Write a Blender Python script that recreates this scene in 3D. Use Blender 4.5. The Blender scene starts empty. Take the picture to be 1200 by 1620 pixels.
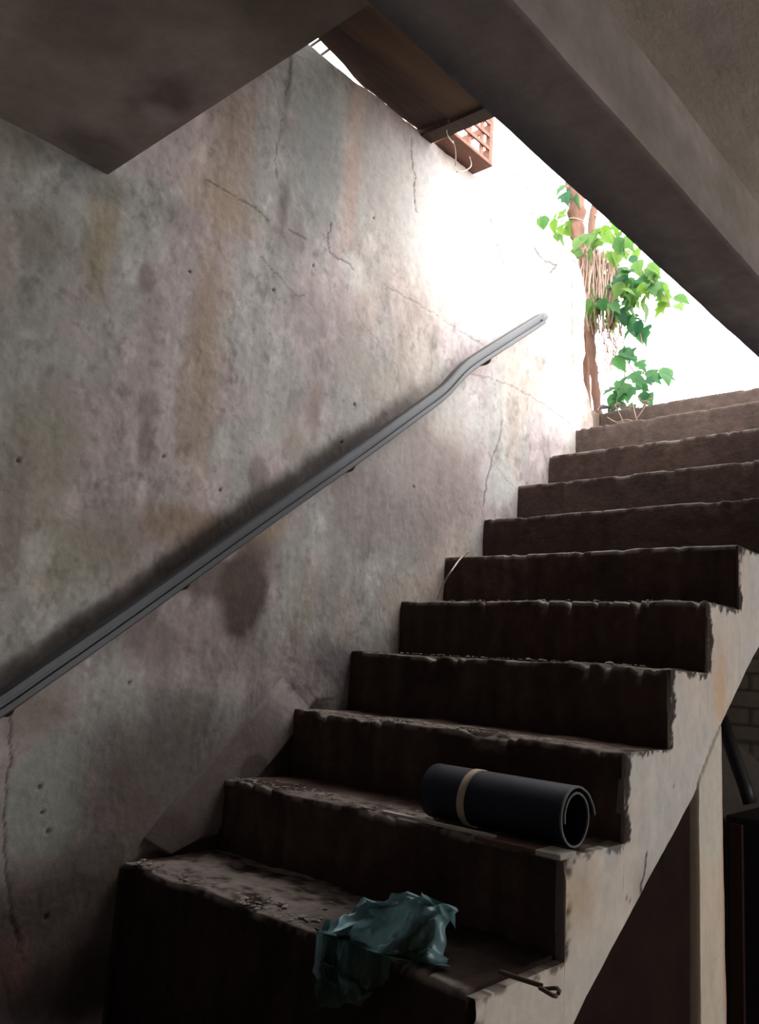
import bpy, bmesh, math, random
import numpy as np
from mathutils import Vector, Matrix

scene = bpy.context.scene
C = scene.collection

# ---------------------------------------------------------------- camera
cam_d = bpy.data.cameras.new('camera')
cam_d.sensor_fit = 'HORIZONTAL'; cam_d.sensor_width = 36.0
cam_d.lens = 1317.99/1200*36
cam_d.clip_start = 0.02; cam_d.clip_end = 200
cam = bpy.data.objects.new('camera', cam_d); C.objects.link(cam)
yaw, pit, rol = 0.7440, 0.1800, -0.0655
Rm = Matrix.Rotation(yaw, 3, 'Z') @ Matrix.Rotation(pit, 3, 'X') @ Matrix.Rotation(rol, 3, 'Y')
right, fwd, up = Rm.col[0], Rm.col[1], Rm.col[2]
mm = Matrix((right, up, -fwd)).transposed().to_4x4()
mm.translation = Vector((1.8505, -1.2319, 0.5057))
cam.matrix_world = mm
scene.camera = cam

# ---------------------------------------------------------------- world, lights, exposure
world = bpy.data.worlds.new('overcast_sky'); scene.world = world
world.use_nodes = True
bg = world.node_tree.nodes['Background']
bg.inputs['Color'].default_value = (1.0, 0.975, 0.97, 1)
bg.inputs['Strength'].default_value = 9.0
def area(name, loc, target, sx, sy, power, col=(1, 1, 1)):
    l = bpy.data.lights.new(name, 'AREA'); l.shape = 'RECTANGLE'; l.size = sx; l.size_y = sy
    l.energy = power; l.color = col
    o = bpy.data.objects.new(name, l); C.objects.link(o); o.location = loc
    o.rotation_euler = (Vector(target)-Vector(loc)).to_track_quat('-Z', 'Y').to_euler()
    return o
area('window_daylight', (4.38, 2.0, 0.15), (1.0, 0.7, 0.4), 1.1, 0.9, 32, (1.0, 0.97, 0.93))
area('slab_fill_light', (2.6, -3.05, -0.2), (1.2, 0.0, 1.2), 0.9, 1.2, 5, (1.0, 0.97, 0.94))  # no doorway here: unseen fill light added to brighten the slab underside
vs = scene.view_settings
vs.view_transform = 'Standard'; vs.look = 'None'; vs.gamma = 1; vs.exposure = 0.0
vs.use_curve_mapping = False

# ---------------------------------------------------------------- helpers
random.seed(7)
T = 0.2294; RZ = 0.18; W = 1.033            # tread depth, riser height, stair width
ZT = 2.456                                   # top of the left wall
ZS = 1.676                                   # underside of the near slab
ZB = 1.517                                   # underside of the beam
ZG = 1.76                                    # ground level outside
ZF = -0.9                                    # basement floor

def tag(o, label=None, cat=None, group=None, kind=None):
    if label: o['label'] = label
    if cat: o['category'] = cat
    if group: o['group'] = group
    if kind: o['kind'] = kind
    return o
def thing(name, label, cat, loc=(0, 0, 0), group=None):
    o = bpy.data.objects.new(name, None); C.objects.link(o); o.location = loc
    o.empty_display_size = 0.05
    return tag(o, label, cat, group)
def link(name, me, m, parent=None, smooth=False):
    o = bpy.data.objects.new(name, me); C.objects.link(o)
    me.materials.append(m)
    if smooth:
        me.polygons.foreach_set('use_smooth', [True]*len(me.polygons))
    if parent is not None:
        o.parent = parent
        o.location = -Vector(parent.location)   # mesh data is written in room coordinates
    return o
def obj(name, bm, m, parent=None, smooth=False):
    me = bpy.data.meshes.new(name); bmesh.ops.recalc_face_normals(bm, faces=bm.faces)
    bm.to_mesh(me); bm.free()
    return link(name, me, m, parent, smooth)
def pydata(name, V, F, m, parent=None, smooth=False, col=None):
    me = bpy.data.meshes.new(name); me.from_pydata([tuple(v) for v in V], [], [tuple(f) for f in F]); me.update()
    if col is not None:
        a = me.color_attributes.new('Col', 'FLOAT_COLOR', 'POINT')
        c4 = np.ones((len(V), 4)); c4[:, :3] = col
        a.data.foreach_set('color', c4.ravel())
    return link(name, me, m, parent, smooth)
def settle(o, bottom=True):
    """move a top-level mesh's origin to its base without moving the mesh"""
    me = o.data; n = len(me.vertices); co = np.empty(n*3); me.vertices.foreach_get('co', co); co = co.reshape(-1, 3)
    c = np.array([(co[:, 0].min()+co[:, 0].max())/2, (co[:, 1].min()+co[:, 1].max())/2, co[:, 2].min()])
    me.vertices.foreach_set('co', (co-c).ravel()); me.update(); o.location = Vector(c)+o.location
    return o
def box(bm, lo, hi, bevel=0.0, seg=1):
    r = bmesh.ops.create_cube(bm, size=1)
    vs_ = r['verts']
    for v in vs_:
        v.co = Vector([lo[k]+(v.co[k]+.5)*(hi[k]-lo[k]) for k in range(3)])
    if bevel:
        es = list({e for v in vs_ for e in v.link_edges})
        bmesh.ops.bevel(bm, geom=es, offset=bevel, segments=seg, affect='EDGES')
    return vs_
def obox(bm, A, B, w, h, upv=(0, 0, 1), jit=0, cuts=0):
    """bar of section w x h from A to B"""
    A = Vector(A); B = Vector(B); d = B-A; L = d.length; d.normalize()
    s = d.cross(Vector(upv)).normalized(); u = s.cross(d)
    n = cuts+1; rings = []
    for i in range(n+1):
        c = A+d*L*i/n; ww = w*(1+random.uniform(-jit, jit)); hh = h*(1+random.uniform(-jit, jit))
        off = s*random.uniform(-jit, jit)*w*.5
        rings.append([bm.verts.new(c+off+s*a*ww/2+u*b*hh/2) for a, b in ((-1, -1), (1, -1), (1, 1), (-1, 1))])
    for i in range(n):
        for k in range(4):
            bm.faces.new((rings[i][k], rings[i][(k+1) % 4], rings[i+1][(k+1) % 4], rings[i+1][k]))
    bm.faces.new(rings[0][::-1]); bm.faces.new(rings[-1])
def tube(bm, pts, rad, n=8, cap=True, section=None):
    pts = [Vector(q) for q in pts]
    if not hasattr(rad, '__len__'): rad = [rad]*len(pts)
    rings = []; prev = None
    for i, q in enumerate(pts):
        d = (pts[min(i+1, len(pts)-1)]-pts[max(i-1, 0)]).normalized()
        if prev is None:
            a = Vector((0, 0, 1)) if abs(d.z) < .9 else Vector((1, 0, 0))
            s = d.cross(a).normalized()
        else:
            s = (prev-d*prev.dot(d)).normalized()
        prev = s; u = s.cross(d)
        if section:
            rings.append([bm.verts.new(q+s*a*rad[i]+u*b*rad[i]) for a, b in section])
        else:
            rings.append([bm.verts.new(q+(s*math.cos(2*math.pi*k/n)+u*math.sin(2*math.pi*k/n))*rad[i]) for k in range(n)])
    m = len(rings[0])
    for i in range(len(rings)-1):
        for k in range(m):
            bm.faces.new((rings[i][k], rings[i][(k+1) % m], rings[i+1][(k+1) % m], rings[i+1][k]))
    if cap:
        bm.faces.new(rings[0][::-1]); bm.faces.new(rings[-1])
def smooth_path(pts, n=6):
    pts = [Vector(q) for q in pts]; out = []
    for i in range(len(pts)-1):
        p0 = pts[max(i-1, 0)]; p1 = pts[i]; p2 = pts[i+1]; p3 = pts[min(i+2, len(pts)-1)]
        for k in range(n):
            s = k/n
            out.append(.5*((2*p1)+(p2-p0)*s+(2*p0-5*p1+4*p2-p3)*s*s+(3*p1-p0-3*p2+p3)*s**3))
    out.append(pts[-1]); return out
_rng = {}
def vn(a, b, seed):
    """smooth value noise 0..1 on numpy arrays"""
    if seed not in _rng: _rng[seed] = np.random.RandomState(seed).rand(256, 256)
    g = _rng[seed]
    ia = np.floor(a).astype(int); ib = np.floor(b).astype(int); fa = a-ia; fb = b-ib
    fa = fa*fa*(3-2*fa); fb = fb*fb*(3-2*fb)
    q = lambda i, j: g[i % 256, j % 256]
    return (q(ia, ib)*(1-fa)+q(ia+1, ib)*fa)*(1-fb)+(q(ia, ib+1)*(1-fa)+q(ia+1, ib+1)*fa)*fb
def fbm(a, b, seed, oct=4, gain=.5):
    s = 0; w = 1; tot = 0
    for k in range(oct):
        s = s+w*vn(a*2**k+17.3*k, b*2**k+5.1*k, seed+k); tot += w; w *= gain
    return s/tot
def sst(e0, e1, x):
    q = np.clip((x-e0)/(e1-e0), 0, 1); return q*q*(3-2*q)
def segdist(a, b, poly):
    """distance of points (a,b) to a polyline, and parameter along it"""
    best = np.full(a.shape, 1e9)
    for (x0, y0), (x1, y1) in zip(poly[:-1], poly[1:]):
        dx, dy = x1-x0, y1-y0; L = dx*dx+dy*dy+1e-12
        s = np.clip(((a-x0)*dx+(b-y0)*dy)/L, 0, 1)
        best = np.minimum(best, np.hypot(a-x0-s*dx, b-y0-s*dy))
    return best
def grid_faces(n, m, off=0):
    return [(off+i*m+j, off+(i+1)*m+j, off+(i+1)*m+j+1, off+i*m+j+1) for i in range(n-1) for j in range(m-1)]

# ---------------------------------------------------------------- materials
def mat(name, col=(.5, .5, .5), rough=.9, attr=False, var=.0, vscale=8, bump=0, bscale=60, streak=None,
        metal=0, trans=0, col2=None, spec=.3, stretch=(1, 1, 1)):
    m = bpy.data.materials.new(name); m.use_nodes = True
    nt = m.node_tree; N = nt.nodes; Lk = nt.links; b = N['Principled BSDF']
    b.inputs['Roughness'].default_value = rough; b.inputs['Metallic'].default_value = metal
    b.inputs['Specular IOR Level'].default_value = spec
    tc = N.new('ShaderNodeTexCoord'); mp = N.new('ShaderNodeMapping'); mp.inputs['Scale'].default_value = stretch
    Lk.new(tc.outputs['Object'], mp.inputs['Vector'])
    if attr:
        a = N.new('ShaderNodeAttribute'); a.attribute_name = 'Col'; src = a.outputs['Color']
    else:
        r = N.new('ShaderNodeRGB'); r.outputs[0].default_value = (*col, 1); src = r.outputs[0]
    if col2 is not None:
        n = N.new('ShaderNodeTexNoise'); n.inputs['Scale'].default_value = vscale; n.inputs['Detail'].default_value = 6
        n.inputs['Roughness'].default_value = .65
        Lk.new(mp.outputs[0], n.inputs['Vector'])
        cr = N.new('ShaderNodeValToRGB'); cr.color_ramp.elements[0].position = .38; cr.color_ramp.elements[1].position = .62
        Lk.new(n.outputs['Fac'], cr.inputs[0])
        mx = N.new('ShaderNodeMix'); mx.data_type = 'RGBA'; mx.inputs['B'].default_value = (*col2, 1)
        Lk.new(cr.outputs[0], mx.inputs['Factor']); Lk.new(src, mx.inputs['A']); src = mx.outputs['Result']
    if var:
        n = N.new('ShaderNodeTexNoise'); n.inputs['Scale'].default_value = vscale*4; n.inputs['Detail'].default_value = 8
        n.inputs['Roughness'].default_value = .7
        Lk.new(mp.outputs[0], n.inputs['Vector'])
        mr = N.new('ShaderNodeMapRange'); mr.inputs['From Min'].default_value = .25; mr.inputs['From Max'].default_value = .75
        mr.inputs['To Min'].default_value = 1-var; mr.inputs['To Max'].default_value = 1+var
        Lk.new(n.outputs['Fac'], mr.inputs['Value'])
        mx = N.new('ShaderNodeVectorMath'); mx.operation = 'SCALE'
        Lk.new(src, mx.inputs[0]); Lk.new(mr.outputs[0], mx.inputs['Scale']); src = mx.outputs[0]
    Lk.new(src, b.inputs['Base Color'])
    if bump:
        n = N.new('ShaderNodeTexNoise'); n.inputs['Scale'].default_value = bscale; n.inputs['Detail'].default_value = 8
        n.inputs['Roughness'].default_value = .65
        Lk.new(mp.outputs[0], n.inputs['Vector'])
        bp = N.new('ShaderNodeBump'); bp.inputs['Strength'].default_value = min(1, bump); bp.inputs['Distance'].default_value = .004*max(1, bump)
        Lk.new(n.outputs['Fac'], bp.inputs['Height']); Lk.new(bp.outputs[0], b.inputs['Normal'])
    if trans:
        out = N['Material Output']; tl = N.new('ShaderNodeBsdfTranslucent'); ms = N.new('ShaderNodeMixShader')
        ms.inputs[0].default_value = trans
        Lk.new(src, tl.inputs['Color']); Lk.new(b.outputs[0], ms.inputs[1]); Lk.new(tl.outputs[0], ms.inputs[2])
        Lk.new(ms.outputs[0], out.inputs['Surface'])
    return m
M_plaster = mat('stained_plaster', attr=True, var=.16, vscale=9, bump=.5, bscale=38)
M_stair = mat('worn_stair_cement', attr=True, var=.35, vscale=7, bump=.8, bscale=45, rough=.95, spec=.15)
M_white = mat('whitewashed_side', attr=True, var=.10, vscale=9, bump=.6, bscale=50, rough=.9)
M_slab = mat('slab_cement', (.36, .30, .28), var=.22, vscale=2.2, bump=.6, bscale=22, col2=(.25, .20, .185))
M_beam = mat('beam_cement', attr=True, var=.2, vscale=4, bump=.5, bscale=25)
M_slab2 = mat('rough_slab_cement', (.44, .40, .32), var=.25, vscale=3, bump=2.2, bscale=16, col2=(.36, .30, .265), stretch=(1, .5, 1))
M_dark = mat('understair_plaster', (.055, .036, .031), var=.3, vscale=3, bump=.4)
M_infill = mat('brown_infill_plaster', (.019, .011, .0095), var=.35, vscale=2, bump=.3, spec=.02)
M_room = mat('basement_plaster', (.20, .17, .155), var=.2, vscale=3, bump=.4)
M_floor = mat('basement_cement_floor', (.26, .22, .19), var=.3, vscale=3, bump=.6)
M_ground = mat('outdoor_earth', (.20, .15, .12), var=.3, vscale=3, bump=1)
M_outer = mat('pale_plaster', attr=True, var=.06, vscale=5, bump=.3)  # pale plaster of the neighbouring wall
M_board = mat('old_brown_plank', (.10, .062, .034), var=.35, vscale=3, bump=.6, bscale=20, stretch=(6, .6, 6), col2=(.06, .038, .026))
M_board_d = mat('dark_plank', (.055, .035, .028), var=.35, vscale=3, bump=.6, bscale=20, stretch=(6, .6, 6))
M_crate = mat('reddish_crate_wood', (.20, .10, .075), var=.3, vscale=4, bump=.5, stretch=(4, .8, 4))
M_steel = mat('blue_grey_painted_steel', (.042, .047, .058), rough=.5, var=.35, vscale=10, bump=.3, spec=.5, col2=(.024, .025, .029), stretch=(1, .3, .3))
M_bracket = mat('rusty_steel', (.07, .045, .035), rough=.8, var=.3)
M_rubber = mat('dark_navy_rubber', (.005, .008, .017), rough=.62, var=.3, vscale=8, spec=.25)
M_rim = mat('grey_mat_backing', (.115, .115, .11), rough=.9, var=.3)
M_tape = mat('beige_tape', (.36, .29, .22), rough=.6, var=.2)
M_bag = mat('teal_plastic_film', attr=True, rough=.38, trans=.35, spec=.5)
M_leaf = mat('vine_leaf', attr=True, rough=.5, trans=.55, spec=.3, var=.15, vscale=10)
M_bark = mat('red_brown_bark', (.21, .11, .08), var=.45, vscale=6, bump=1, bscale=40, stretch=(3, 3, .5), col2=(.12, .07, .05))
M_root = mat('dry_root', (.34, .25, .20), var=.35, vscale=10, bump=.4)
M_twig = mat('pale_dry_twig', (.42, .36, .30), var=.3, vscale=10)
M_black = mat('black_plastic', (.012, .012, .014), rough=.5)
M_lath = mat('pale_lath_wood', (.34, .32, .29), var=.3, vscale=6)
M_redwood = mat('red_brown_board', (.085, .045, .04), var=.3, vscale=6)
M_debris = mat('cement_crumbs', (.22, .19, .17), var=.4, vscale=12, bump=.6)
M_redbox = mat('dark_red_paint', (.035, .012, .010), var=.2, rough=.7)

# ---------------------------------------------------------------- left wall with its stains, cracks and painted shade
LILAC = np.array((.35, .30, .293)); GREY = np.array((.325, .313, .295)); WARM = np.array((.35, .29, .245))
def plaster_base(a, b, seed=1):
    n1 = fbm(a*4.5, b*3.2, seed, 4); n2 = fbm(a*16, b*9, seed+20, 4); n3 = fbm(a*45, b*30, seed+40, 3)
    st = fbm(a*30, b*2.5, seed+60, 3)                                   # vertical wash streaks
    k = sst(.42, .60, n1)[..., None]; c = LILAC*(1-k)+GREY*k
    k = (sst(.55, .72, fbm(a*3.1+9, b*1.6+4, seed+80, 3))*.6)[..., None]; c = c*(1-k)+WARM*k
    v = 1+.34*(n2-.5)*1.4+.26*(n3-.5)+.22*(st-.5)
    dk = sst(.60, .78, fbm(a*11, b*7, seed+100, 5, .65))
    v = v*(1-.30*dk)
    sp = sst(.62, .72, fbm(a*38, b*30, seed+140, 4, .6)); v = v*(1-.22*sp)
    lt = sst(.60, .75, fbm(a*14+5, b*11, seed+160, 5, .65)); v = v*(1+.22*lt)
    return c*v[..., None]
def stain_or_shade(c, a, b, s, colr, k, seed, soft=.35, rough=.9, streak=False):
    y, z, ry, rz = s
    if streak: soft = max(soft, .8); rough *= 1.5
    n = fbm(a*(26 if streak else 16), b*(5 if streak else 14), seed, 4, .6)-.5
    d = np.sqrt(((a-y)/ry)**2+((b-z)/rz)**2)+n*rough
    w = (k*(1-sst(1-soft, 1+soft, d)))[..., None]
    return c*(1-w)+np.array(colr)*w
CR = [  # cracks: polyline, half width, depth of tone
    ([(0.817, 2.403), (0.820, 2.328), (0.843, 2.277), (0.844, 2.188), (0.860, 2.133)], .0035, .75),
    ([(-0.030, 1.810), (0.025, 1.808), (0.075, 1.809), (0.118, 1.806), (0.166, 1.807), (0.211, 1.797)], .004, .65),
    ([(0.280, 1.798), (0.352, 1.794)], .005, .65),
    ([(0.453, 1.895), (0.446, 1.847), (0.460, 1.798), (0.501, 1.798), (0.560, 1.801), (0.577, 1.785)], .0035, .7),
    ([(0.187, 1.669), (0.273, 1.634), (0.301, 1.614), (0.341, 1.605), (0.371, 1.621)], .003, .55),
    ([(0.702, 1.797), (0.786, 1.791), (0.908, 1.794), (1.019, 1.787), (1.137, 1.779), (1.347, 1.779)], .0028, .5),
    ([(0.591, 1.651), (0.640, 1.614), (0.723, 1.575)], .0025, .3),
    ([(1.330, 2.329), (1.358, 2.257), (1.407, 2.208), (1.443, 2.167)], .006, .8),
    ([(1.658, 2.362), (1.697, 2.319), (1.777, 2.323), (1.859, 2.342), (1.796, 2.278)], .007, .85),
    ([(1.469, 1.504), (1.460, 1.436), (1.422, 1.348), (1.378, 1.236), (1.372, 1.134)], .005, .6),
    ([(1.333, 1.378), (1.470, 1.294), (1.589, 1.240)], .003, .4),
    ([(-0.366, 0.345), (-0.359, 0.251), (-0.357, 0.171), (-0.336, 0.026), (-0.311, -0.080), (-0.269, -0.177)], .003, .8),
    ([(0.220, 2.381), (0.232, 2.299), (0.224, 2.227)], .004, .5),
    ([(0.221, 2.138), (0.208, 2.023), (0.215, 1.941)], .003, .5),
    ([(1.991, 2.365), (2.015, 2.216), (2.011, 2.059), (2.029, 1.926)], .006, .6),
    ([(1.230, 1.631), (1.490, 1.671), (1.787, 1.660), (2.008, 1.626)], .004, .45),
    ([(0.497, 0.427), (0.553, 0.386), (0.634, 0.387)], .003, .6),
]
OCH = (.25, .185, .115); DKB = (.085, .060, .048); OLV = (.19, .17, .11); PALE = (.46, .45, .41); PGR = (.31, .32, .285); MAU = (.16, .125, .12)
STAIN_SHADE = [  # ellipses: stains, plus light falloff painted darker at low left and mid wall
    ((0.892, 1.191, 0.406, 0.263), (.19, .165, .155), .62, .6, .8, False), ((0.606, 1.502, 0.184, 0.127), (.24, .21, .20), .4, .6, .9, False), ((0.378, 1.509, 0.162, 0.139), (.26, .225, .22), .4, .7, .9, False),
    ((0.026, 1.310, 0.054, 0.347), OCH, .62, .5, .5, True), ((0.053, 1.990, 0.067, 0.219), OCH, .5, .5, .6, True),
    ((0.031, 1.758, 0.132, 0.074), OCH, .45, .5, .7, False), ((-0.308, 1.525, 0.037, 0.153), (.29, .235, .13), .6, .5, .6, True),
    ((-0.465, 1.445, 0.067, 0.075), (.16, .135, .095), .55, .5, .8, False), ((-0.529, 1.674, 0.058, 0.076), (.2, .19, .12), .4, .5, .8, True),
    ((0.356, 2.215, 0.104, 0.317), (.26, .275, .265), .75, .4, .5, True), ((0.537, 2.177, 0.039, 0.309), (.44, .29, .23), .6, .5, .5, True),
    ((0.229, 2.275, 0.012, 0.124), DKB, .55, .5, .5, True), ((0.258, 1.878, 0.017, 0.076), DKB, .6, .5, .5, True),
    ((0.295, 1.779, 0.071, 0.064), MAU, .5, .5, .6, True), ((-0.176, 1.451, 0.025, 0.050), MAU, .7, .4, 1.1, False),
    ((-0.075, 1.660, 0.080, 0.039), MAU, .35, .5, .8, False), ((0.628, 2.225, 0.089, 0.137), (.33, .34, .32), .6, .5, .5, True),
    ((-0.346, 1.636, 0.083, 0.039), (.12, .13, .12), .5, .5, .9, False),
    ((0.180, 0.546, 0.179, 0.101), (.14, .11, .10), .6, .6, .7, False), ((0.240, 0.681, 0.082, 0.132), (.06, .042, .036), .95, .25, .5, False), ((0.411, 0.310, 0.151, 0.123), MAU, .6, .5, .8, False), ((-0.037, 0.532, 0.094, 0.063), MAU, .5, .5, .9, False), ((0.283, 0.804, 0.066, 0.072), DKB, .8, .3, .5, True), ((0.118, 0.702, 0.107, 0.064), DKB, .75, .3, .8, False),
    ((0.321, 0.884, 0.053, 0.055), OCH, .6, .5, .6, False),
    ((0.041, 0.828, 0.156, 0.063), (.20, .135, .085), .7, .5, .6, False), ((0.247, 1.010, 0.035, 0.069), DKB, .55, .4, .6, False),
    ((0.450, 1.264, 0.032, 0.089), (.2, .14, .11), .5, .5, .6, True), ((0.377, 1.164, 0.051, 0.058), (.22, .16, .12), .45, .5, .6, True),
    ((-0.122, 1.014, 0.024, 0.061), (.13, .10, .095), .65, .4, .8, False), ((-0.124, 1.123, 0.040, 0.033), MAU, .5, .5, .9, False),
    ((-0.383, 0.974, 0.092, 0.117), OLV, .5, .5, .8, False), ((-0.267, 0.709, 0.150, 0.103), OLV, .5, .5, .8, False), ((-0.425, 0.802, 0.043, 0.126), MAU, .4, .5, .8, False),
    ((-0.359, 0.704, 0.039, 0.046), PALE, .65, .4, 1.1, False), ((-0.112, 0.892, 0.018, 0.045), PALE, .55, .4, 1.2, False), ((0.114, 1.080, 0.034, 0.039), PALE, .4, .4, 1.3, False),
    ((-0.156, 0.756, 0.052, 0.092), (.17, .16, .12), .5, .5, .8, True), ((-0.259, 0.158, 0.097, 0.137), PGR, .92, .14, .28, False),
    ((-0.081, 0.391, 0.046, 0.083), PALE, .35, .5, 1.0, False), ((0.122, 0.345, 0.061, 0.073), MAU, .45, .5, .7, False),
    ((-0.308, 0.345, 0.076, 0.055), (.20, .15, .11), .5, .5, .7, False), ((-0.177, -0.155, 0.292, 0.162), (.085, .06, .055), .85, .3, .5, False),
    ((-0.067, 0.093, 0.107, 0.102), MAU, .45, .5, .7, False), ((-0.117, -0.260, 0.189, 0.082), (.05, .035, .03), .85, .5, .7, False), ((0.044, 0.197, 0.201, 0.184), (.15, .12, .11), .7, .6, .6, False), ((-0.119, -0.015, 0.193, 0.085), (.11,.085,.075), .5, .5, .6, False), ((-0.291, -0.172, 0.036, 0.058), (.25, .12, .10), .5, .5, .7, True),
    ((0.659, 0.981, 0.136, 0.162), (.17, .145, .14), .6, .4, 1.0, False), ((0.945, 0.988, 0.159, 0.131), (.2, .175, .165), .55, .4, 1.0, False),
    ((0.571, 0.727, 0.072, 0.135), (.22, .2, .19), .6, .4, 1.1, False), ((0.623, 0.498, 0.129, 0.076), (.12, .10, .105), .8, .6, .9, False),
    ((0.472, 0.659, 0.047, 0.130), (.27, .22, .16), .45, .5, .8, True), ((0.704, 1.444, 0.160, 0.086), (.25, .24, .2), .4, .5, 1.0, False),
    ((1.108, 1.180, 0.236, 0.139), (.24, .195, .19), .4, .5, 1.0, False), ((1.475, 1.230, 0.137, 0.086), (.42, .42, .40), .6, .4, 1.0, False),
    ((0.578, 1.781, 0.066, 0.056), (.50, .49, .46), .6, .4, .9, False), ((0.852, 2.017, 0.257, 0.142), (.40, .39, .37), .5, .6, .8, False),
    ((1.165, 1.435, 0.203, 0.097), (.45, .44, .41), .4, .6, 1.0, False), ((1.947, 1.705, 0.172, 0.174), (.52, .53, .54), .6, .5, .7, False),
    ((1.910, 2.473, 0.104, 0.043), (.42, .20, .13), .8, .3, .5, False), ((2.026, 1.848, 0.082, 0.179), (.55, .47, .36), .5, .4, .8, True),
    ((2.131, 2.196, 0.055, 0.281), (.50, .36, .26), .5, .4, .8, True), ((0.867, 2.251, 0.223, 0.194), (.42, .42, .40), .5, .5, .7, False),
    ((1.280, 2.098, 0.420, 0.288), (.55, .54, .52), .7, .6, .5, False),
]
RAIL_SHADE_GRIME = [(-0.473, 0.339), (-0.350, 0.433), (-0.152, 0.593), (0.049, 0.766), (0.311, 0.976), (0.636, 1.208), (0.938, 1.450)]  # rail shadow and grime, painted into the wall colour above the rail
PITS = [(-0.085, 0.421), (0.124, 0.948), (-0.064, 0.999), (-0.228, -0.094), (-0.433, 0.905), (-0.282, 0.187), (-0.267, 0.131), (-0.249, 0.089), (0.649, 2.009), (0.395, 1.727),
        (0.248, 1.587), (-0.047, 1.523), (0.623, 1.333), (0.578, 1.194), (0.950, 1.124)]
def build_wall():
    ys = np.concatenate([np.linspace(-3.2, -.75, 16)[:-1], np.arange(-.75, 2.1501, .0050)]); ys[-1] = 2.15
    zs = np.concatenate([np.linspace(ZF, -.42, 6)[:-1], np.arange(-.42, ZT, .0054), [ZT]])
    Y, Z = np.meshgrid(ys, zs, indexing='ij')
    # ragged free end and worn top
    ends = sorted([(1.997, 2.480), (2.103, 2.412), (2.145, 2.298), (2.121, 2.129), (2.139, 2.008), (2.095, 1.900), (2.164, 1.828), (2.225, 1.705), (2.234, 1.629)], key=lambda q: q[1])
    ye = np.interp(Z, [q[1] for q in ends], [q[0] for q in ends])+.012*(fbm(Z*22, Z*0, 300, 4)-.5)
    Yd = np.where(Y > 1.9, 1.9+(Y-1.9)*(ye-1.9)/.25, Y)
    zt = ZT+.012*(fbm(Yd*14, Yd*0, 310, 4)-.5)-.008*sst(.25, .30, Yd)*(1-sst(.5, .58, Yd))
    zt = zt-.05*sst(2.0, 2.14, Yd)
    Zd = np.where(Z > 2.3, 2.3+(Z-2.3)*(zt-2.3)/(ZT-2.3), Z)
    c = plaster_base(Yd, Zd)
    # stains, and the light falloff put into the wall colour
    for i, (s, colr, k, soft, rg, stk) in enumerate(STAIN_SHADE):
        c = stain_or_shade(c, Yd, Zd, s, colr, k, 400+i*5, soft, rg, stk)
    g = segdist(Yd, Zd, RAIL_SHADE_GRIME); gn = fbm(Yd*14, Zd*8, 900, 4)
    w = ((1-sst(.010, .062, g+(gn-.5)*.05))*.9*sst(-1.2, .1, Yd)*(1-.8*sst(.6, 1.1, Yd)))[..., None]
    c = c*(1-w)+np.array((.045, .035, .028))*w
    # dark wedge below the lower edge of the plaster skirting, above the treads
    wedge = [(0.553, 0.392), (0.483, 0.327), (0.336, 0.152), (0.231, 0.038), (0.004, 0.013), (-0.044, -0.017)]
    zl = np.interp(Yd, [q[0] for q in wedge[::-1]], [q[1] for q in wedge[::-1]])
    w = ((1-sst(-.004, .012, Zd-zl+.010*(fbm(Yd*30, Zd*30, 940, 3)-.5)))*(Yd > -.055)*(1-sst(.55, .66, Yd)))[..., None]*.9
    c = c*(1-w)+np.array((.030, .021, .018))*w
    x = .014*(fbm(Yd*2.2, Zd*2.2, 500, 3)-.5)+.0035*(fbm(Yd*9, Zd*6, 510, 4, .5)-.5)+.0020*(fbm(Yd*60, Zd*40, 520, 3, .7)-.5)*sst(.3, .6, fbm(Yd*5, Zd*5, 525, 3))
    # flaked layers: the coat steps back a few millimetres along ragged contours
    fl = fbm(Yd*5+3, Zd*4, 530, 5, .62); x += .0011*sst(.52, .535, fl)+.0008*sst(.43, .445, fl)
    for poly, hw, k in CR:
        d = segdist(Yd+.030*(fbm(Yd*24, Zd*24, 560, 5, .7)-.5), Zd+.022*(fbm(Yd*24, Zd*24, 570, 5, .7)-.5), poly)
        w = (1-sst(hw*.25, hw*1.15+.0012, d))*k*sst(.25, .5, fbm(Yd*20, Zd*20, 575, 3)+.12)
        x -= .0015*w; c = c*(1-w[..., None])+np.array((.05, .04, .035))*w[..., None]
    for (py, pz) in PITS:
        w = 1-sst(.002, .0065, np.hypot(Yd-py, Zd-pz)); x -= .006*w; c = c*(1-.85*w[..., None])
    # ridge of an old plaster joint running down to the right
    n, m = Y.shape
    V = np.stack([x, Yd, Zd], -1).reshape(-1, 3); F = grid_faces(n, m)
    cols = np.clip(c, .01, .9).reshape(-1, 3)
    # returns on the top and on the free end
    extra = []; ecol = []; base = len(V)
    top = [i*m+m-1 for i in range(n)]; end = [(n-1)*m+j for j in range(m-1, -1, -1)]
    ring = top+end[1:]
    for r in ring:
        v = V[r].copy(); v[0] = -.16; extra.append(v); ecol.append(np.array((.36, .25, .19)))
    for k in range(len(ring)-1):
        F.append((ring[k], ring[k+1], base+k+1, base+k))
    V = np.vstack([V, np.array(extra)]); cols = np.vstack([cols, np.array(ecol)])
    # back side
    b0 = len(V); V = np.vstack([V, [(-.16, -3.2, ZF), (-.16, -3.2, ZT), (-.16, 2.05, ZT), (-.16, 2.05, ZF)]]); cols = np.vstack([cols, np.ones((4, 3))*.3])
    F.append((b0, b0+1, b0+2, b0+3))
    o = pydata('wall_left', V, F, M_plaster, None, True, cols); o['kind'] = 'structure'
build_wall()

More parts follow.
